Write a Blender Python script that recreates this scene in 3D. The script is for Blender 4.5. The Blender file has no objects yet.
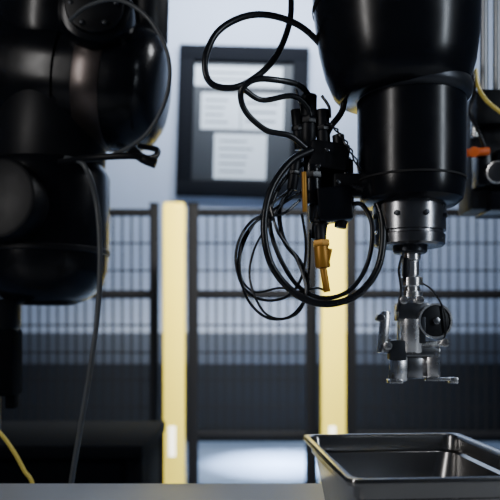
import bpy, bmesh, math, random
from mathutils import Vector, Matrix, Euler
random.seed(4)
S = bpy.context.scene
CAMZ = 1.15
F = 694.4
def P(u, v, d):
    """world position of a point measured from the photo at a known distance d (m)"""
    return Vector(((u-250)/F*d, d, CAMZ-(v-330)/F*d))

# ---------------------------------------------------------------- materials
def mat(name, col, rough=0.5, metal=0.0, noise=0.0, nscale=20, bump=0.0, bscale=200, coat=0.0, spec=0.5, stretch=None, emit=0):
    m = bpy.data.materials.new(name); m.use_nodes = True
    nt = m.node_tree; b = nt.nodes['Principled BSDF']
    b.inputs['Base Color'].default_value = (*col, 1)
    b.inputs['Roughness'].default_value = rough
    b.inputs['Metallic'].default_value = metal
    b.inputs['Coat Weight'].default_value = coat
    b.inputs['Specular IOR Level'].default_value = spec
    if emit:
        b.inputs['Emission Color'].default_value = (*col, 1); b.inputs['Emission Strength'].default_value = emit
    tc = nt.nodes.new('ShaderNodeTexCoord'); src = tc.outputs['Object']
    if stretch:
        mp = nt.nodes.new('ShaderNodeMapping'); mp.inputs['Scale'].default_value = stretch
        nt.links.new(src, mp.inputs['Vector']); src = mp.outputs['Vector']
    if noise > 0:
        n = nt.nodes.new('ShaderNodeTexNoise'); n.inputs['Scale'].default_value = nscale; n.inputs['Detail'].default_value = 5
        nt.links.new(src, n.inputs['Vector'])
        mx = nt.nodes.new('ShaderNodeMix'); mx.data_type = 'RGBA'
        mx.inputs['A'].default_value = (*[c*(1-noise) for c in col], 1)
        mx.inputs['B'].default_value = (*[min(1, c*(1+noise)) for c in col], 1)
        nt.links.new(n.outputs['Fac'], mx.inputs['Factor'])
        nt.links.new(mx.outputs['Result'], b.inputs['Base Color'])
        mr = nt.nodes.new('ShaderNodeMapRange')
        mr.inputs['To Min'].default_value = max(0.02, rough-0.08); mr.inputs['To Max'].default_value = min(1, rough+0.08)
        nt.links.new(n.outputs['Fac'], mr.inputs['Value']); nt.links.new(mr.outputs['Result'], b.inputs['Roughness'])
    if bump > 0:
        n2 = nt.nodes.new('ShaderNodeTexNoise'); n2.inputs['Scale'].default_value = bscale
        nt.links.new(src, n2.inputs['Vector'])
        bp = nt.nodes.new('ShaderNodeBump'); bp.inputs['Strength'].default_value = bump; bp.inputs['Distance'].default_value = 0.002
        nt.links.new(n2.outputs['Fac'], bp.inputs['Height']); nt.links.new(bp.outputs['Normal'], b.inputs['Normal'])
    return m

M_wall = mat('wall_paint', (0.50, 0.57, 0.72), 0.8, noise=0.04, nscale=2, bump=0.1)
M_shade_mid = mat('mid_wall_shade', (0.075, 0.09, 0.12), 0.75, noise=0.08, nscale=3)  # middle step of the wall's downward shading, put in as colour
M_shade_low = mat('lower_wall_shade', (0.010, 0.013, 0.019), 0.8, noise=0.1, nscale=3, spec=0.2)  # near-black tone that paints the shade low on the back wall
M_floor = mat('floor_epoxy', (0.17, 0.24, 0.38), 0.4, noise=0.12, nscale=2.5)
M_ceil = mat('ceiling_paint', (0.12, 0.13, 0.15), 0.9, noise=0.03)
M_black = mat('black_robot_shell', (0.005, 0.006, 0.009), 0.24, noise=0.15, nscale=30, spec=0.36)
M_black2 = mat('black_matte_plastic', (0.007, 0.008, 0.011), 0.45, noise=0.2, nscale=40, spec=0.3)
M_bronze = mat('dark_bronze_cover', (0.13, 0.11, 0.105), 0.32, metal=0.9, noise=0.2, nscale=15)
M_seam = mat('seam_rubber', (0.004, 0.004, 0.005), 0.7, noise=0.1)
M_dgrey = mat('dark_anodised', (0.05, 0.055, 0.065), 0.35, metal=0.6, noise=0.1, nscale=60)
M_steel = mat('machined_steel', (0.92, 0.92, 0.92), 0.26, metal=1.0, noise=0.06, nscale=80)
M_flange = mat('flange_steel', (0.34, 0.345, 0.36), 0.24, metal=1.0, noise=0.1, nscale=90)
M_pan = mat('pan_stainless', (0.32, 0.315, 0.31), 0.24, metal=1.0, noise=0.12, nscale=12, stretch=(1, 8, 1))
M_yellow = mat('yellow_post_paint', (1.0, 0.79, 0.09), 0.5, noise=0.02, nscale=10, spec=0.25)
M_ycable = mat('yellow_cable', (0.85, 0.66, 0.12), 0.5, noise=0.05)
M_cable = mat('black_cable', (0.009, 0.010, 0.013), 0.28, noise=0.1)
M_gcable = mat('grey_cable', (0.11, 0.12, 0.13), 0.35, noise=0.1)
M_brass = mat('brass_connector', (0.50, 0.24, 0.03), 0.42, metal=0.4, noise=0.15, nscale=80)
M_fence = mat('fence_black_paint', (0.004, 0.0045, 0.007), 0.7, noise=0.1, spec=0.15)
M_paper = mat('paper', (0.72, 0.78, 0.84), 0.8, noise=0.03)
M_ink = mat('ink', (0.12, 0.14, 0.17), 0.8, noise=0.05)
M_board = mat('board_backing', (0.035, 0.04, 0.048), 0.6, noise=0.1)
M_boardfr = mat('board_frame_black', (0.006, 0.007, 0.010), 0.8, noise=0.1, spec=0.1)
M_orange = mat('orange_plastic', (0.90, 0.16, 0.02), 0.45, noise=0.05)
M_white = mat('white_plastic', (0.8, 0.8, 0.8), 0.4, noise=0.03)
M_glow = mat('pale_glow', (1.0, 0.97, 0.82), 0.4, emit=2.0)  # emission added to make a small pale mark brighter
M_table = mat('table_laminate', (0.36, 0.37, 0.385), 0.45, noise=0.06, nscale=8)
M_dullblack = mat('dull_black', (0.006, 0.007, 0.009), 0.95, noise=0.1, spec=0.05)  # for the bench that fills in shadow, also baseboard and tool parts
M_alu = mat('aluminium_profile', (0.42, 0.44, 0.47), 0.4, metal=0.8, noise=0.05)

# ---------------------------------------------------------------- mesh helpers
def empty(name, loc=(0, 0, 0)):
    e = bpy.data.objects.new(name, None); e.empty_display_size = 0.05
    e.location = loc; S.collection.objects.link(e); return e
def attach(o, par):
    if par is not None:
        o.parent = par; o.matrix_parent_inverse = Matrix.Translation(-Vector(par.location))
def finish(name, bm, m, par, M=None, smooth=True):
    bmesh.ops.recalc_face_normals(bm, faces=bm.faces)
    if M is not None: bm.transform(M)
    c = Vector((0, 0, 0))
    for v in bm.verts: c += v.co
    c /= max(1, len(bm.verts))
    bm.transform(Matrix.Translation(-c))
    me = bpy.data.meshes.new(name); bm.to_mesh(me); bm.free()
    if smooth:
        me.polygons.foreach_set('use_smooth', [True]*len(me.polygons))
        me.set_sharp_from_angle(angle=math.radians(35))
    for mm in (m if isinstance(m, (list, tuple)) else [m]): me.materials.append(mm)
    o = bpy.data.objects.new(name, me); o.location = c; S.collection.objects.link(o)
    attach(o, par); return o
def rotM(loc, rot=(0, 0, 0)):
    return Matrix.Translation(Vector(loc)) @ Euler([math.radians(a) for a in rot]).to_matrix().to_4x4()
def box(name, loc, size, m, par=None, rot=(0, 0, 0), bev=0.002, seg=2):
    bm = bmesh.new(); bmesh.ops.create_cube(bm, size=1)
    for v in bm.verts: v.co = Vector((v.co.x*size[0], v.co.y*size[1], v.co.z*size[2]))
    if bev > 0:
        bmesh.ops.bevel(bm, geom=list(bm.edges), offset=min(bev, min(size)*0.45), segments=seg, affect='EDGES', profile=0.5)
    return finish(name, bm, m, par, rotM(loc, rot))
def lathe(name, prof, m, par=None, loc=(0, 0, 0), rot=(0, 0, 0), seg=64, M=None):
    bm = bmesh.new(); rings = []
    for r, z in prof:
        if r < 1e-6: rings.append([bm.verts.new((0, 0, z))])
        else: rings.append([bm.verts.new((r*math.cos(2*math.pi*i/seg), r*math.sin(2*math.pi*i/seg), z)) for i in range(seg)])
    for a, b in zip(rings[:-1], rings[1:]):
        for i in range(seg):
            j = (i+1) % seg
            if len(a) == 1 and len(b) == 1: continue
            if len(a) == 1: bm.faces.new((a[0], b[i], b[j]))
            elif len(b) == 1: bm.faces.new((a[i], a[j], b[0]))
            else: bm.faces.new((a[i], a[j], b[j], b[i]))
    return finish(name, bm, m, par, M if M is not None else rotM(loc, rot))
def cyl_between(name, a, b, r, m, par=None, prof=None, seg=48, bev=None):
    a = Vector(a); b = Vector(b); L = (b-a).length
    q = (b-a).to_track_quat('Z', 'Y').to_matrix().to_4x4()
    if prof is None:
        e = min(r*0.15, L*0.2) if bev is None else bev
        prof = [(0, 0), (r-e, 0), (r-e*0.3, e*0.3), (r, e), (r, L-e), (r-e*0.3, L-e*0.3), (r-e, L), (0, L)]
    return lathe(name, prof, m, par, seg=seg, M=Matrix.Translation(a) @ q)
def catmull(pts, n=12, closed=False):
    out = []; N = len(pts)
    for i in range(N if closed else N-1):
        if closed: p0, p1, p2, p3 = pts[(i-1) % N], pts[i], pts[(i+1) % N], pts[(i+2) % N]
        else:
            p1, p2 = pts[i], pts[i+1]
            p0 = pts[i-1] if i > 0 else p1*2-p2
            p3 = pts[i+2] if i+2 < N else p2*2-p1
        for k in range(n):
            t = k/n
            out.append(0.5*((2*p1)+(-p0+p2)*t+(2*p0-5*p1+4*p2-p3)*t*t+(-p0+3*p1-3*p2+p3)*t**3))
    if not closed: out.append(pts[-1].copy())
    return out
def tube(name, pts, r, m, par=None, closed=False, n=12, seg=12):
    pts = [Vector(p) for p in pts]; path = catmull(pts, n, closed)
    bm = bmesh.new(); rings = []; N = len(path); up = None
    for i, p in enumerate(path):
        if closed: t = path[(i+1) % N]-path[i-1]
        else: t = path[min(i+1, N-1)]-path[max(i-1, 0)]
        t = t.normalized() if t.length > 1e-9 else Vector((0, 0, 1))
        if up is None:
            up = t.cross(Vector((0.31, 0.9, 0.2)))
            if up.length < 1e-3: up = t.cross(Vector((1, 0, 0)))
        up = (up - t*up.dot(t)).normalized(); s = t.cross(up)
        rings.append([bm.verts.new(p+up*r*math.cos(2*math.pi*k/seg)+s*r*math.sin(2*math.pi*k/seg)) for k in range(seg)])
    for i in range(N if closed else N-1):
        a, b = rings[i], rings[(i+1) % N]
        for k in range(seg):
            j = (k+1) % seg; bm.faces.new((a[k], a[j], b[j], b[k]))
    if not closed:
        bm.faces.new(rings[0]); bm.faces.new(rings[-1])
    return finish(name, bm, m, par)
def T(name, uvd, r, m, par, **k):
    return tube(name, [P(*q) for q in uvd], r, m, par, **k)

# ---------------------------------------------------------------- room shell
RX0, RX1, RY0, RY1, RH = -4.2, 4.2, -2.6, 7.2, 5.0
box('floor', ((RX0+RX1)/2, (RY0+RY1)/2, -0.05), (RX1-RX0+0.4, RY1-RY0+0.4, 0.1), M_floor, bev=0)
box('ceiling', ((RX0+RX1)/2, (RY0+RY1)/2, RH+0.05), (RX1-RX0+0.4, RY1-RY0+0.4, 0.1), M_ceil, bev=0)
box('wall_back', (0, RY1+0.1, RH/2), (RX1-RX0+0.4, 0.2, RH), M_wall, bev=0)
box('wall_front', (0, RY0-0.1, RH/2), (RX1-RX0+0.4, 0.2, RH), M_ceil, bev=0)
box('wall_left', (RX0-0.1, (RY0+RY1)/2, RH/2), (0.2, RY1-RY0, RH), M_ceil, bev=0)
box('wall_right', (RX1+0.1, (RY0+RY1)/2, RH/2), (0.2, RY1-RY0, RH), M_ceil, bev=0)
box('wall_shade_strip_1', (0, RY1-0.012, 0.40), (RX1-RX0, 0.024, 0.80), M_shade_low, bev=0.004)  # flat strip carrying the painted shade at the wall's foot
box('wall_shade_strip_2', (0, RY1-0.010, 0.96), (RX1-RX0, 0.020, 0.32), M_shade_mid, bev=0.004)  # lighter strip easing the painted shade into the wall above
box('baseboard_back', (0, RY1-0.035, 0.06), (RX1-RX0, 0.022, 0.12), M_dullblack, bev=0.004)

# ---------------------------------------------------------------- notice board on the back wall
yb = RY1-0.03
nb = empty('notice_board', (-0.09, yb, 3.3))
def bp(u, v, dy=0):
    q = P(u, v, RY1); q.y = yb+dy; return q
TL, BR = bp(178, 48), bp(307, 198)
cx, cz = (TL.x+BR.x)/2, (TL.z+BR.z)/2; W, H = BR.x-TL.x, TL.z-BR.z
fw = 0.16
box('backing', (cx, yb+0.01, cz), (W-0.05, 0.03, H-0.05), M_board, nb, bev=0.002)
box('frame_top', (cx, yb-0.01, cz+H/2-fw/2), (W, 0.06, fw), M_boardfr, nb, bev=0.01)
box('frame_bottom', (cx, yb-0.01, cz-H/2+fw/2), (W, 0.06, fw), M_boardfr, nb, bev=0.01)
box('frame_left', (cx-W/2+fw/2, yb-0.01, cz), (fw, 0.058, H-0.02), M_boardfr, nb, bev=0.01)
box('frame_right', (cx+W/2-fw/2, yb-0.01, cz), (fw, 0.058, H-0.02), M_boardfr, nb, bev=0.01)
def paper(i, u0, v0, u1, v1, lines):
    a, b = bp(u0, v0), bp(u1, v1)
    box('sheet_%d' % i, ((a.x+b.x)/2, yb-0.008, (a.z+b.z)/2), (b.x-a.x, 0.003, a.z-b.z), M_paper, nb, bev=0)
    h = a.z-b.z; w = b.x-a.x
    for k in range(lines):
        ww = w*random.uniform(0.45, 0.8)
        box('sheet_%d_text_%d' % (i, k), (a.x+w*0.1+ww/2, yb-0.0105, a.z-h*(k+1)/(lines+1)), (ww, 0.001, h*0.16/lines), M_ink, nb, bev=0)
paper(1, 194, 68, 281, 88, 2)
paper(2, 201, 95, 240, 131, 4)
paper(3, 241, 95, 283, 131, 3)
paper(4, 215, 135, 267, 180, 5)
nb.rotation_euler = (0, math.radians(1.6), 0)

# ---------------------------------------------------------------- safety fence
FY = 5.0
def mesh_panel(name, x0, x1, z0, z1, par, sx=0.066, sz=0.2):
    bm = bmesh.new()
    def bar(c, s):
        r = bmesh.ops.create_cube(bm, size=1)
        for v in r['verts']: v.co = Vector((c[0]+v.co.x*s[0], c[1]+v.co.y*s[1], c[2]+v.co.z*s[2]))
    n = int(round((x1-x0)/sx))
    for i in range(1, n): bar((x0+(x1-x0)*i/n, FY, (z0+z1)/2), (0.013, 0.006, z1-z0))
    n = int(round((z1-z0)/sz))
    for i in range(1, n): bar(((x0+x1)/2, FY-0.006, z0+(z1-z0)*i/n), (x1-x0, 0.006, 0.012))
    finish(name, bm, M_fence, par, smooth=False)
def fence(x0, x1, wl=0.06, wr=0.06):
    f = empty('safety_fence_panel', ((x0+x1)/2, FY, 0))
    for nm, x, w in (('post_left', x0, wl), ('post_right', x1, wr)):
        box(nm, (x, FY, 1.03), (w, 0.06, 2.04), M_fence, f, bev=0.006)
        box(nm+'_foot', (x, FY, 0.006), (w+0.09, 0.15, 0.012), M_fence, f, bev=0.003)
        box(nm+'_cap', (x, FY, 2.056), (w+0.006, 0.066, 0.014), M_fence, f, bev=0.004)
    for nm, z, h in (('rail_top', 1.995, 0.05), ('rail_mid', 1.41, 0.055), ('rail_bottom', 0.40, 0.045)):
        box(nm, ((x0+x1)/2, FY-0.002, z), (x1-x0, 0.04, h), M_fence, f, bev=0.004)
    mesh_panel('wire_mesh', x0+wl/2, x1-wr/2, 0.40, 1.97, f)
    return f
fence(-2.75, -0.69, 0.06, 0.06)
fence(-0.41, 0.44, 0.075, 0.08)
fence(0.73, 2.80, 0.065, 0.06)

def ypost(u, w, d):
    x = (u-250)/F*d
    p = empty('light_curtain_post', (x, d, 0)); top = 1.97
    box('housing', (x, d, top/2), (w, 0.10, top), M_yellow, p, bev=0.012, seg=3)
    box('cap', (x, d, top+0.008), (w-0.01, 0.09, 0.02), M_yellow, p, bev=0.006)
    box('base_plate', (x, d, 0.008), (w+0.12, 0.2, 0.016), M_yellow, p, bev=0.004)
    box('side_groove', (x+w/2-0.004, d, 1.0), (0.012, 0.03, 1.6), M_dgrey, p, bev=0.002)
    box('glow_mark', (x-0.01, d-0.051, 0.42), (0.045, 0.003, 0.20), M_glow, p, bev=0)  # pale mark on the post face, made to glow for brightness
    for i, (sx, sy) in enumerate(((-1, -1), (1, -1), (-1, 1), (1, 1))):
        cyl_between('bolt_%d' % i, (x+sx*(w/2+0.035), d+sy*0.075, 0.014), (x+sx*(w/2+0.035), d+sy*0.075, 0.028), 0.012, M_steel, p, seg=6)
ypost(174.5, 0.142, 4.6)
ypost(333, 0.16, 4.6)

# ---------------------------------------------------------------- dark bench shape added to fill an area of plain shadow at left
wb = empty('shade_fill_bench', (-1.7, 2.9, 0))
box('top', (-1.62, 2.9, 0.70), (2.45, 0.7, 0.05), M_dullblack, wb, bev=0.006)  # top of the added bench shape that fills in shadow
box('shade_fill_skirt', (-1.60, 2.62, 0.34), (2.40, 0.03, 0.68), M_dullblack, wb, bev=0.004)
box('shade_fill_shelf', (-1.62, 2.9, 0.2), (2.3, 0.6, 0.03), M_dullblack, wb, bev=0.004)
for i, (x, y) in enumerate(((-2.78, 2.6), (-0.43, 2.6), (-2.78, 3.2), (-0.43, 3.2))):
    box('leg_%d' % (i+1), (x, y, 0.34), (0.06, 0.06, 0.68), M_dullblack, wb, bev=0.005)
box('shade_fill_side', (-0.42, 2.9, 0.40), (0.02, 0.6, 0.55), M_dullblack, wb, bev=0.004)

# ---------------------------------------------------------------- work table
TZ = 0.90
wt = empty('work_table', (0, 0.75, 0))
box('top', (0, 0.64, TZ-0.018), (2.8, 0.99, 0.036), M_table, wt, bev=0.004)
box('edge_frame_back', (0, 1.10, TZ-0.07), (2.7, 0.04, 0.06), M_alu, wt, bev=0.004)
box('edge_frame_front', (0, 0.19, TZ-0.07), (2.7, 0.04, 0.06), M_alu, wt, bev=0.004)
for i, (x, y) in enumerate(((-1.33, 0.19), (1.33, 0.19), (-1.33, 1.10), (1.33, 1.10))):
    box('leg_%d' % (i+1), (x, y, (TZ-0.036)/2), (0.05, 0.05, TZ-0.036), M_alu, wt, bev=0.004)
box('cross_bar', (0, 1.10, 0.25), (2.62, 0.04, 0.04), M_alu, wt, bev=0.004)

# ---------------------------------------------------------------- steel pan
def pan():
    bm = bmesh.new()
    def ring(w, l, rad, z, n=8):
        vs = []
        for cxs, cys, a0 in ((1, 1, 0), (-1, 1, 90), (-1, -1, 180), (1, -1, 270)):
            for k in range(n+1):
                a = math.radians(a0+90*k/n)
                vs.append(bm.verts.new((cxs*(w/2-rad)+rad*math.cos(a), cys*(l/2-rad)+rad*math.sin(a), z)))
        return vs
    w, l = 0.230, 0.306
    spec = [ (w-0.001, l-0.001, 0.012, 0.0925), (w, l, 0.013, 0.0945), (w, l, 0.013, 0.0985), (w-0.002, l-0.002, 0.012, 0.100),
             (w-0.014, l-0.014, 0.014, 0.100), (w-0.018, l-0.018, 0.015, 0.0985), (w-0.021, l-0.021, 0.016, 0.094),
             (w-0.023, l-0.023, 0.017, 0.078), (w-0.032, l-0.032, 0.020, 0.075), (w-0.050, l-0.050, 0.030, 0.018), (w-0.056, l-0.056, 0.031, 0.006), (w-0.070, l-0.070, 0.03, 0.0018)]
    outer = [(w-0.070, l-0.070, 0.03, 0.0), (w-0.053, l-0.053, 0.031, 0.005), (w-0.047, l-0.047, 0.030, 0.018), (w-0.029, l-0.029, 0.019, 0.0745),
             (w-0.020, l-0.020, 0.016, 0.0775), (w-0.017, l-0.017, 0.014, 0.094), (w-0.013, l-0.013, 0.013, 0.0975), (w-0.004, l-0.004, 0.011, 0.0975), (w-0.003, l-0.003, 0.011, 0.0925)]
    R = [ring(*s) for s in spec]; O = [ring(*s) for s in outer]
    def br(a, b):
        n = len(a)
        for i in range(n): bm.faces.new((a[i], a[(i+1) % n], b[(i+1) % n], b[i]))
    for a, b in zip(R[:-1], R[1:]): br(a, b)
    for a, b in zip(O[:-1], O[1:]): br(a, b)
    bm.faces.new(R[-1]); bm.faces.new(O[0]); br(R[0], O[-1])
    return finish('steel_food_pan', bm, M_pan, None, rotM((0.2015, 0.856, TZ), (0, 0, 4.5)))
pan()

# ---------------------------------------------------------------- overhead gantry (hung from the ceiling)
GZ = 2.55; GY = 1.2
g = empty('overhead_gantry', (0, GY, GZ))
box('beam_front', (0.1, 1.0, GZ), (4.1, 0.12, 0.16), M_dgrey, g, bev=0.008)
box('beam_rear', (0.1, 1.6, GZ), (4.1, 0.12, 0.16), M_dgrey, g, bev=0.008)
for i, x in enumerate((-1.95, -0.36, 0.26, 0.54, 2.15)):
    box('cross_beam_%d' % i, (x, 1.3, GZ), (0.14, 0.48, 0.16), M_dgrey, g, bev=0.006)
for i, (x, y) in enumerate(((-1.8, 1.0), (2.0, 1.0), (-1.8, 1.6), (2.0, 1.6))):
    box('hanger_%d' % i, (x, y, (GZ+0.08+RH)/2), (0.10, 0.10, RH-GZ-0.08), M_dgrey, g, bev=0.006)
GB = GZ-0.08

# ---------------------------------------------------------------- right robot
RD = 0.90
def Z(v): return CAMZ-(v-330)/F*RD
def X(u): return (u-250)/F*RD
r1 = empty('robot_arm', (X(411), RD, 2.4))
wx = X(411)
k = RD/F
lathe('wrist_link', [(0, Z(207)), (34*k, Z(207)), (44*k, Z(206)), (50*k, Z(201)), (52*k, Z(193)), (53*k, Z(180)), (53.5*k, Z(100)), (53*k, Z(80)), (0, Z(80))], M_black, r1, (wx, RD, 0))
lathe('wrist_seam', [(53.9*k, Z(183)), (53.9*k, Z(181))], M_seam, r1, (wx, RD, 0))
lathe('wrist_collar', [(50*k, Z(103)), (55*k, Z(102)), (58*k, Z(99)), (59.5*k, Z(95)), (59.5*k, Z(90)), (57*k, Z(84))], M_dgrey, r1, (wx, RD, 0))
hp = [(0, -0.002), (56*k, -0.002), (62*k, 0.002), (67*k, 0.010), (74*k, 0.035), (79*k, 0.07), (81.5*k, 0.11), (82.5*k, 0.17), (82.5*k, 0.26), (79*k, 0.275), (0, 0.275)]
lathe('elbow_housing', hp, M_black, r1, (X(401), RD, Z(98)), (0, -3.5, 0))
lathe('elbow_seam', [(82.2*k, 0.118), (83.2*k, 0.120), (83.2*k, 0.123), (82.6*k, 0.125)], M_seam, r1, (X(401), RD, Z(98)), (0, -3.5, 0))
cyl_between('forearm_joint', (0.07, 0.9, 1.78), (0.34, 0.9, 1.78), 0.098, M_black, r1, bev=0.02)
cyl_between('forearm_joint_cap', (0.335, 0.9, 1.78), (0.352, 0.9, 1.78), 0.075, M_dgrey, r1, bev=0.006)
cyl_between('upper_link', (0.13, 0.93, 1.80), (0.13, 0.98, 2.30), 0.075, M_black, r1, bev=0.02)
cyl_between('shoulder_joint', (0.04, 0.98, 2.30), (0.36, 0.98, 2.30), 0.10, M_black, r1, bev=0.02)
lathe('base_flange', [(0, 2.30), (0.09, 2.30), (0.095, 2.40), (0.12, 2.44), (0.12, GB), (0, GB)], M_black2, r1, (0.26, 1.0, 0))
fx = X(409)
lathe('tool_flange', [(0, Z(247)), (33*k, Z(247)), (35*k, Z(245)), (35.5*k, Z(236)), (33.5*k, Z(235)), (33.5*k, Z(233)), (36*k, Z(232)), (36*k, Z(204)), (0, Z(204))], M_flange, r1, (fx, RD, 0))
for i in range(8):
    a = math.radians(45*i+14)
    c = Vector((fx+math.cos(a)*36*k, RD+math.sin(a)*36*k, Z(218))); n = Vector((math.cos(a), math.sin(a), 0))
    cyl_between('flange_screw_%d' % i, c-n*0.001, c+n*0.0025, 0.0035, M_dgrey, r1, seg=12)
lathe('flange_lower_ring', [(0, Z(253.8)), (15*k, Z(253.8)), (17*k, Z(252)), (17*k, Z(246)), (0, Z(246))], M_dgrey, r1, (X(410), RD, 0), seg=32)
# gripper
gp = empty('robot_gripper', (X(411), RD, Z(260)))
gx = X(411)
lathe('stem', [(0, Z(305)), (8*k, Z(305)), (8*k, Z(300)), (11*k, Z(299)), (11*k, Z(292)), (9*k, Z(291)), (9*k, Z(287)), (11.5*k, Z(286)), (11.5*k, Z(278)), (8*k, Z(276)), (8*k, Z(262)), (9.5*k, Z(260)), (9.5*k, Z(254)), (0, Z(254))], M_steel, gp, (gx, RD, 0), seg=32)
box('stem_clamp', (X(404), RD-0.006, Z(270)), (0.006, 0.012, 0.03), M_black2, gp, bev=0.001)
box('body_upper', (X(411), RD, Z(312)), (30*k, 0.030, 18*k), M_flange, gp, bev=0.002)
lathe('body_main', [(0, Z(353)), (12*k, Z(353)), (13*k, Z(351)), (13*k, Z(319)), (0, Z(318))], M_steel, gp, (X(410), RD-0.002, 0), seg=32)
box('body_left_block', (X(396), RD-0.004, Z(350)), (16*k, 0.024, 20*k), M_dgrey, gp, bev=0.002)
box('body_plate', (X(419), RD-0.014, Z(330)), (7*k, 0.006, 26*k), M_dgrey, gp, bev=0.001)
c = P(432, 321, RD-0.006)
cyl_between('round_drive', c+Vector((0, 0.012, 0)), c+Vector((0.003, -0.008, 0)), 16*k, M_black2, gp, bev=0.002)
lathe('drive_rim', [(15.5*k, -0.0015), (17.5*k, -0.0015), (17.5*k, 0.0025), (15.5*k, 0.0025), (15.5*k, -0.0015)], M_steel, gp, M=rotM(c+Vector((0.002, -0.007, 0)), (90, 0, 8)))
cyl_between('drive_hub', c+Vector((0.002, -0.006, 0)), c+Vector((0.003, -0.013, 0)), 3.5*k, M_flange, gp)
box('finger_left', (X(383), RD-0.005, Z(332)), (7*k, 0.014, 42*k), M_steel, gp, rot=(0, 5, 18), bev=0.002)
box('finger_left_tip', (X(384), RD-0.005, Z(348)), (10*k, 0.016, 9*k), M_flange, gp, bev=0.002)
cyl_between('finger_link', (X(380), RD-0.005, Z(340)), (X(400), RD-0.005, Z(344)), 3.4*k, M_steel, gp)
cyl_between('finger_pin', (X(379), RD-0.014, Z(318)), (X(379), RD+0.004, Z(318)), 4*k, M_flange, gp, seg=20)
cyl_between('cross_rod', (X(388), RD-0.010, Z(346)), (X(446), RD-0.010, Z(343)), 3.0*k, M_steel, gp, seg=20)
for i, (u, v) in enumerate(((388, 346), (445, 343), (404, 300), (420, 300))):
    cyl_between('pivot_%d' % i, P(u, v, RD-0.018), P(u, v, RD-0.002), 4.2*k, M_steel, gp, seg=20)
box('jaw_carrier', (X(415), RD, Z(352)), (46*k, 0.026, 10*k), M_flange, gp, bev=0.002)
box('jaw_left', (X(398), RD-0.002, Z(368)), (13*k, 0.022, 26*k), M_steel, gp, rot=(0, 2, 20), bev=0.003)
box('jaw_mid', (X(416), RD+0.002, Z(366)), (24*k, 0.018, 25*k), M_flange, gp, rot=(0, 0, 15), bev=0.002)
box('jaw_right', (X(433), RD-0.002, Z(364)), (12*k, 0.022, 28*k), M_steel, gp, rot=(0, -2, -20), bev=0.003)
box('jaw_foot_left', (X(394), RD-0.004, Z(381)), (14*k, 0.02, 4*k), M_steel, gp, bev=0.001)
box('jaw_foot_right', (X(440), RD-0.004, Z(379)), (30*k, 0.012, 3.5*k), M_steel, gp, bev=0.001)
box('jaw_pad', (X(452), RD-0.004, Z(380)), (8*k, 0.014, 6*k), M_steel, gp, bev=0.001)
T('gripper_wire', [(420, 282, .895), (432, 290, .89), (443, 308, .885), (446, 330, .885), (441, 345, .89)], 0.0012, M_cable, gp)
T('gripper_hose', [(402, 256, .89), (399, 270, .885), (401, 290, .885), (397, 312, .885)], 0.0018, M_cable, gp)

# ---------------------------------------------------------------- dress pack with hoses and connectors (part of the robot arm)
dp = r1
box('bracket_arm', P(352, 186, .90), (0.05, 0.02, 0.03), M_black2, dp, bev=0.003)
box('bracket_plate', P(330, 190, .915), (0.055, 0.02, 0.085), M_black2, dp, bev=0.004)
box('connector_block', P(328, 158, .905), (0.052, 0.035, 0.036), M_black2, dp, rot=(0, 8, 0), bev=0.005)
box('connector_block_low', P(334, 205, .895), (0.045, 0.03, 0.045), M_black, dp, rot=(0, -6, 0), bev=0.005)
for i, (u0, v0, u1, v1, r, m) in enumerate(((309, 95, 308, 150, .0105, M_black2), (296, 110, 300, 150, .007, M_black2), (322, 110, 324, 150, .009, M_black2),
        (338, 135, 342, 170, .008, M_black2), (312, 150, 313, 205, .012, M_black), (296, 158, 292, 190, .007, M_black2), (347, 160, 348, 215, .008, M_black),
        (322, 205, 318, 240, .010, M_black2), (345, 205, 340, 228, .008, M_black2))):
    cyl_between('connector_%d' % i, P(u0, v0, .90), P(u1, v1, .90), r, m, dp, seg=24)
    c0, c1 = P(u0, v0, .90), P(u1, v1, .90); q = c0.lerp(c1, .4); q2 = c0.lerp(c1, .55)
    cyl_between('connector_nut_%d' % i, q, q2, r*1.18, M_black, dp, seg=8)
cyl_between('brass_body', P(321, 246, .88), P(323, 268, .88), 0.0095, M_brass, dp, seg=12)
cyl_between('brass_nut', P(321, 240, .88), P(321.5, 247, .88), 0.0112, M_brass, dp, seg=6)
cyl_between('brass_tail', P(323, 267, .88), P(327, 292, .88), 0.0045, M_brass, dp, seg=20)
cyl_between('brass_neck', P(320, 226, .885), P(321, 241, .88), 0.007, M_black2, dp, seg=20)
cyl_between('amber_tube', P(304, 172, .875), P(305, 212, .875), 0.0032, M_brass, dp, seg=16)
box('amber_tag', P(329, 255, .878), (0.005, 0.008, 0.016), M_brass, dp, rot=(0, 12, 0), bev=0.001)
for i, (u, v) in enumerate(((318, 166), (303, 190), (338, 182), (327, 150))):
    box('fitting_%d' % i, P(u, v, .882), (0.006, 0.006, 0.004), M_flange, dp, rot=(0, 20*i, 0), bev=0.001)
cb = dp
T('hose_upper', [(289, -60, .96), (291, -10, .95), (289, 25, .93), (272, 62, .90), (240, 86, .87), (212, 84, .86), (205, 62, .86), (216, 34, .87), (240, 18, .88), (268, 15, .89), (300, 26, .90),
  (325, 50, .91), (342, 78, .91), (343, 108, .905), (330, 128, .90), (323, 145, .90)], 0.0042, M_cable, cb)
T('hose_small_loop', [(312, 100, .90), (300, 86, .88), (276, 80, .86), (254, 80, .85), (241, 92, .85), (246, 112, .86), (266, 130, .87), (290, 136, .88), (306, 148, .89)], 0.0038, M_cable, cb)
T('hose_mid', [(242, 88, .855), (262, 100, .87), (292, 96, .88), (308, 108, .89), (312, 130, .895)], 0.0036, M_cable, cb)
T('hose_big_loop', [(312, 150, .89), (290, 162, .88), (271, 190, .87), (264, 228, .86), (272, 266, .86), (296, 294, .86), (325, 304, .86), (355, 296, .86), (376, 272, .865), (383, 240, .87), (380, 210, .88), (368, 192, .885), (352, 186, .89)], 0.0046, M_cable, cb)
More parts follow.
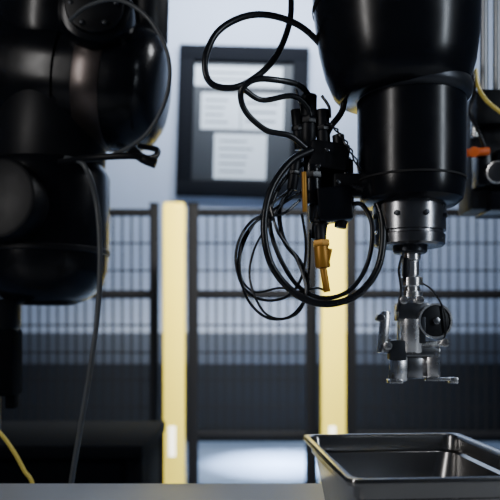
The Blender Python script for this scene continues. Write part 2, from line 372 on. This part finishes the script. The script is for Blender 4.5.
T('hose_loop_b', [(308, 160, .90), (284, 180, .90), (270, 212, .89), (275, 246, .885), (296, 284, .88), (322, 298, .87), (350, 290, .87), (368, 262, .875), (372, 226, .88), (362, 205, .885), (348, 205, .89)], 0.0030, M_cable, cb)
T('hose_loop_c', [(296, 185, .90), (280, 208, .90), (284, 240, .89), (300, 262, .885), (309, 286, .88), (300, 300, .88)], 0.0030, M_cable, cb)
wires = [
 [(300, 200, .90), (282, 214, .89), (256, 218, .88), (240, 238, .87), (236, 262, .87), (244, 288, .87), (264, 300, .87), (288, 296, .875), (302, 276, .88), (306, 246, .885), (302, 214, .89)],
 [(304, 190, .90), (276, 208, .89), (250, 228, .88), (239, 256, .87), (246, 296, .86), (268, 318, .86), (296, 314, .87), (306, 290, .87), (296, 258, .88), (278, 232, .88), (270, 205, .89)],
 [(298, 180, .90), (270, 222, .88), (254, 250, .87), (250, 280, .865), (264, 312, .86), (286, 318, .865), (304, 300, .87), (309, 270, .88), (310, 230, .89)],
 [(294, 186, .90), (262, 214, .885), (243, 246, .875), (241, 276, .87), (255, 292, .87), (280, 288, .875), (300, 292, .875), (316, 288, .875), (324, 290, .88)],
]
for i, w in enumerate(wires): T('wire_loop_%d' % i, w, 0.0019 if i < 2 else 0.0015, M_cable, cb, seg=8)
for j in range(2):
    pts = []
    for i in range(25):
        t = i/24; u = 326+34*t; v = 122+48*t*t+4*math.sin(3*t)
        a = t*22+j*math.pi; q = P(u, v, .87)
        pts.append(q+Vector((math.cos(a)*.002, math.sin(a)*.002, math.sin(a)*.0018)))
    tube('twisted_wire_%d' % j, pts, 0.0011, M_cable, cb, n=4, seg=8)
for i, (a, b) in enumerate((((330, 118), (322, 96)), ((300, 122), (296, 90)))):
    T('sensor_lead_%d' % i, [(a[0], a[1], .90), ((a[0]+b[0])/2+3, (a[1]+b[1])/2, .895), (b[0], b[1], .90)], 0.002, M_cable, cb)

# ---------------------------------------------------------------- left robot
LD = 1.5; kl = LD/F
def ZL(v): return CAMZ-(v-330)/F*LD
def XL(u): return (u-250)/F*LD
r2 = empty('robot_arm', (XL(60), LD, 2.4))
lathe('wrist_link', [(0, ZL(305)), (26*kl, ZL(305)), (42*kl, ZL(299)), (54*kl, ZL(288)), (60*kl, ZL(272)), (62*kl, ZL(250)), (63*kl, ZL(178)), (58*kl, ZL(168)), (0, ZL(166))], M_black, r2, (XL(46), LD, 0))
lathe('wrist_seam', [(62*kl, ZL(256)), (63*kl, ZL(255)), (63*kl, ZL(251)), (62*kl, ZL(250))], M_black2, r2, (XL(46), LD, 0))
cyl_between('wrist_front_cap', (XL(30), LD-0.10, ZL(215)), (XL(24), LD-0.165, ZL(212)), 38*kl, M_black2, r2, bev=0.01)
cyl_between('neck_link', (XL(54), LD, ZL(100)), (XL(50), LD, ZL(172)), 54*kl, M_black2, r2, bev=0.01)
a = Vector((XL(-30), LD+0.02, ZL(66))); b = Vector((XL(158), LD-0.02, ZL(96))); L = (b-a).length
R = 62*kl
cyl_between('elbow_joint', a, b, R, M_black, r2, prof=[(0, 0), (R*.9, 0), (R, 0.02), (R, L*0.56), (R*0.96, L*0.565), (R*0.96, L*0.585), (R*1.0, L*0.59), (R*1.0, L*0.84), (R*0.98, L*0.90), (R*0.92, L*0.95), (R*.83, L*.99), (R*.68, L*1.02), (R*.5, L*1.035), (0, L*1.04)])
cyl_between('elbow_band', a.lerp(b, .66), a.lerp(b, .80), R*1.012, M_bronze, r2, bev=0.002)
cyl_between('motor_cover', (XL(106), LD-0.02, ZL(44)), (XL(112), LD-0.17, ZL(42)), 34*kl, M_black, r2, bev=0.02)
cyl_between('motor_cap', (XL(112), LD-0.165, ZL(42)), (XL(112.5), LD-0.18, ZL(42)), 26*kl, M_black2, r2, bev=0.006)
cyl_between('forearm', (XL(60), LD+0.01, ZL(60)), (XL(74), LD+0.02, ZL(-150)), 66*kl, M_black, r2, bev=0.03)
cyl_between('forearm_ring', (XL(64), LD+0.01, ZL(22)), (XL(65), LD+0.012, ZL(6)), 68*kl, M_bronze, r2, bev=0.003)
cyl_between('cable_guide', (XL(146), LD+0.03, ZL(40)), (XL(150), LD+0.04, ZL(-120)), 20*kl, M_black2, r2, bev=0.01)
cyl_between('shoulder_joint', (XL(20), LD, 2.26), (XL(170), LD, 2.26), 0.14, M_black, r2, bev=0.03)
lathe('base_flange', [(0, 2.26), (0.12, 2.26), (0.12, 2.40), (0.15, 2.44), (0.15, GB), (0, GB)], M_black2, r2, (-0.36, 1.50, 0))
for i in range(6):
    an = math.radians(60*i); q = Vector((XL(112.5)+math.cos(an)*20*kl, LD-0.176, ZL(42)+math.sin(an)*20*kl))
    cyl_between('cap_screw_%d' % i, q, q-Vector((0, 0.008, 0)), 0.005, M_dgrey, r2, seg=12)
lathe('tool_flange', [(0, ZL(330)), (20*kl, ZL(330)), (22*kl, ZL(326)), (22*kl, ZL(300)), (0, ZL(300))], M_black2, r2, (XL(-2), LD, 0), seg=32)
box('tool_body', (XL(-1), LD, ZL(362)), (38*kl, 0.07, 66*kl), M_dullblack, r2, bev=0.006)
box('tool_finger_left', (XL(-6), LD, ZL(412)), (10*kl, 0.03, 44*kl), M_black2, r2, bev=0.004)
box('tool_finger_right', (XL(12), LD, ZL(398)), (10*kl, 0.03, 20*kl), M_dullblack, r2, bev=0.004)
T('cable_loop', [(70, 20, 1.30), (88, 6, 1.27), (118, 0, 1.24), (148, 18, 1.22), (168, 55, 1.22), (167, 95, 1.22), (148, 132, 1.24), (120, 152, 1.27), (92, 160, 1.30), (66, 160, 1.33)], 0.0036, M_gcable, r2)
T('cable_loop_b', [(60, 162, 1.34), (90, 158, 1.28), (130, 156, 1.26), (152, 158, 1.28), (157, 150, 1.33), (140, 146, 1.42)], 0.006, M_black2, r2)
T('cable_clip', [(130, 148, 1.30), (142, 158, 1.27), (156, 164, 1.27)], 0.009, M_black2, r2)

fy = 1.3
tube('hanging_cable', [P(66, 158, 1.33), P(84, 165, 1.29), P(96, 200, fy), P(100, 250, fy), P(98, 310, fy), P(90, 370, fy), P(80, 430, fy), P(71, 485, fy), P(60, 570, fy), P(54, 700, fy), P(56, 850, 1.32), P(62, 941, 1.32), P(120, 941, 1.32)], 0.0050, M_gcable, r2)
tube('yellow_cable', [P(-60, 370, fy), P(-30, 405, fy), P(0, 433, fy), P(14, 452, fy), P(24, 470, fy), P(34, 490, fy), P(40, 560, fy), P(30, 700, fy), P(10, 850, 1.4), P(-10, 896, 1.41), P(-90, 896, 1.41)], 0.0038, M_ycable)

# ---------------------------------------------------------------- pneumatic valve unit at right
VD = 1.5
vu = empty('pneumatic_valve_unit', tuple(P(500, 140, VD)))
def XV(u): return (u-250)/F*VD
def ZV(v): return CAMZ-(v-330)/F*VD
for i, u in enumerate((484, 497)):
    cyl_between('support_tube_%d' % i, (XV(u), VD, ZV(110)), (XV(u), VD, GB), 4.2*kl, M_alu, vu, seg=24)
box('top_plate', (XV(494), VD, GB-0.01), (0.16, 0.16, 0.02), M_dgrey, vu, bev=0.003)
box('upper_block', (XV(497), VD, ZV(115)), (58*kl, 0.12, 34*kl), M_black2, vu, bev=0.006)
box('manifold_body', (XV(500), VD+0.02, ZV(170)), (66*kl, 0.10, 84*kl), M_black2, vu, bev=0.008)
box('manifold_foot', (XV(512), VD, ZV(205)), (60*kl, 0.12, 20*kl), M_black, vu, bev=0.006)
for i in range(4):
    box('valve_%d' % i, (XV(473+17*i), VD-0.055, ZV(176)), (13*kl, 0.05, 34*kl), M_black, vu, bev=0.004)
cyl_between('orange_lever', P(466, 153, VD-.09), P(489, 151, VD-.09), 3.8*kl, M_orange, vu, seg=16)
cyl_between('orange_knob', P(474, 152, VD-.05), P(474, 152, VD-.11), 5*kl, M_orange, vu, seg=20)
box('white_label', (XV(494), VD-0.083, ZV(160)), (9*kl, 0.004, 12*kl), M_white, vu, bev=0.001)
cyl_between('gauge_body', P(498, 172, VD-.04), P(498, 172, VD-.10), 11*kl, M_steel, vu)
cyl_between('gauge_face', P(498, 172, VD-.098), P(498, 172, VD-.103), 9*kl, M_dgrey, vu)
cyl_between('silencer', P(475, 138, VD-.04), P(475, 120, VD-.04), 4*kl, M_steel, vu, seg=16)
T('yellow_air_hose', [(476, 70, 1.46), (478, 86, 1.42), (486, 100, 1.40), (500, 112, 1.40), (516, 124, 1.42), (522, 150, 1.46)], 0.004, M_ycable, vu)
T('black_air_hose', [(470, 60, 1.46), (474, 90, 1.42), (470, 112, 1.41), (478, 130, 1.43), (486, 150, 1.44)], 0.0045, M_cable, vu)

# ---------------------------------------------------------------- lights
def area(name, loc, target, sx, sy, power, col=(1, 1, 1), spread=180):
    l = bpy.data.lights.new(name, 'AREA'); l.shape = 'RECTANGLE'; l.size = sx; l.size_y = sy; l.energy = power; l.color = col
    l.spread = math.radians(spread)
    o = bpy.data.objects.new(name, l); o.location = loc
    o.rotation_euler = (Vector(target)-Vector(loc)).to_track_quat('-Z', 'Y').to_euler(); S.collection.objects.link(o)
    return o
cool = (0.80, 0.89, 1.0)
area('wall_wash_light', (0.1, 5.7, 4.85), (0.1, 7.2, 3.3), 2.6, 0.5, 185, cool)
area('floor_patch_beam', (0.30, 6.0, 4.85), (0.30, 6.0, 0), 0.12, 0.12, 65, cool, spread=18)  # unseen narrow beam, added to make the pale patch on the floor
area('post_fill_light', (0.4, 2.4, 4.6), (0.12, 4.6, 1.0), 1.0, 0.3, 120, (1.0, 0.96, 0.84), spread=60)  # unseen fill, added to brighten the yellow posts from the camera side
area('gripper_fill_light', (1.5, 1.9, 3.2), (0.2, 0.9, 1.2), 0.25, 0.9, 34, (0.95, 0.97, 1.0))  # unseen fill, added to brighten the gripper metal and pan
area('side_highlight_fill', (-1.6, -0.4, 2.0), (0.1, 0.9, 1.2), 0.10, 1.4, 13, (1.0, 0.97, 0.95))  # unseen strip, added for upright highlights on the cylinders
area('side_highlight_fill', (1.7, -0.2, 1.9), (0.2, 0.9, 1.15), 0.10, 1.2, 13, cool)  # second added strip, lights the metal from the right

w = bpy.data.worlds.new('World'); S.world = w; w.use_nodes = True
w.node_tree.nodes['Background'].inputs['Color'].default_value = (0.35, 0.45, 0.65, 1)
w.node_tree.nodes['Background'].inputs['Strength'].default_value = 0.1

# ---------------------------------------------------------------- camera
cam = bpy.data.cameras.new('camera'); co = bpy.data.objects.new('camera', cam); S.collection.objects.link(co)
co.location = (0, 0, CAMZ); co.rotation_euler = (math.radians(90), 0, 0)
cam.lens = 50; cam.sensor_width = 36; cam.shift_y = 0.16; cam.clip_start = 0.02
cam.dof.use_dof = True; cam.dof.focus_distance = 0.92; cam.dof.aperture_fstop = 5.6
S.camera = co
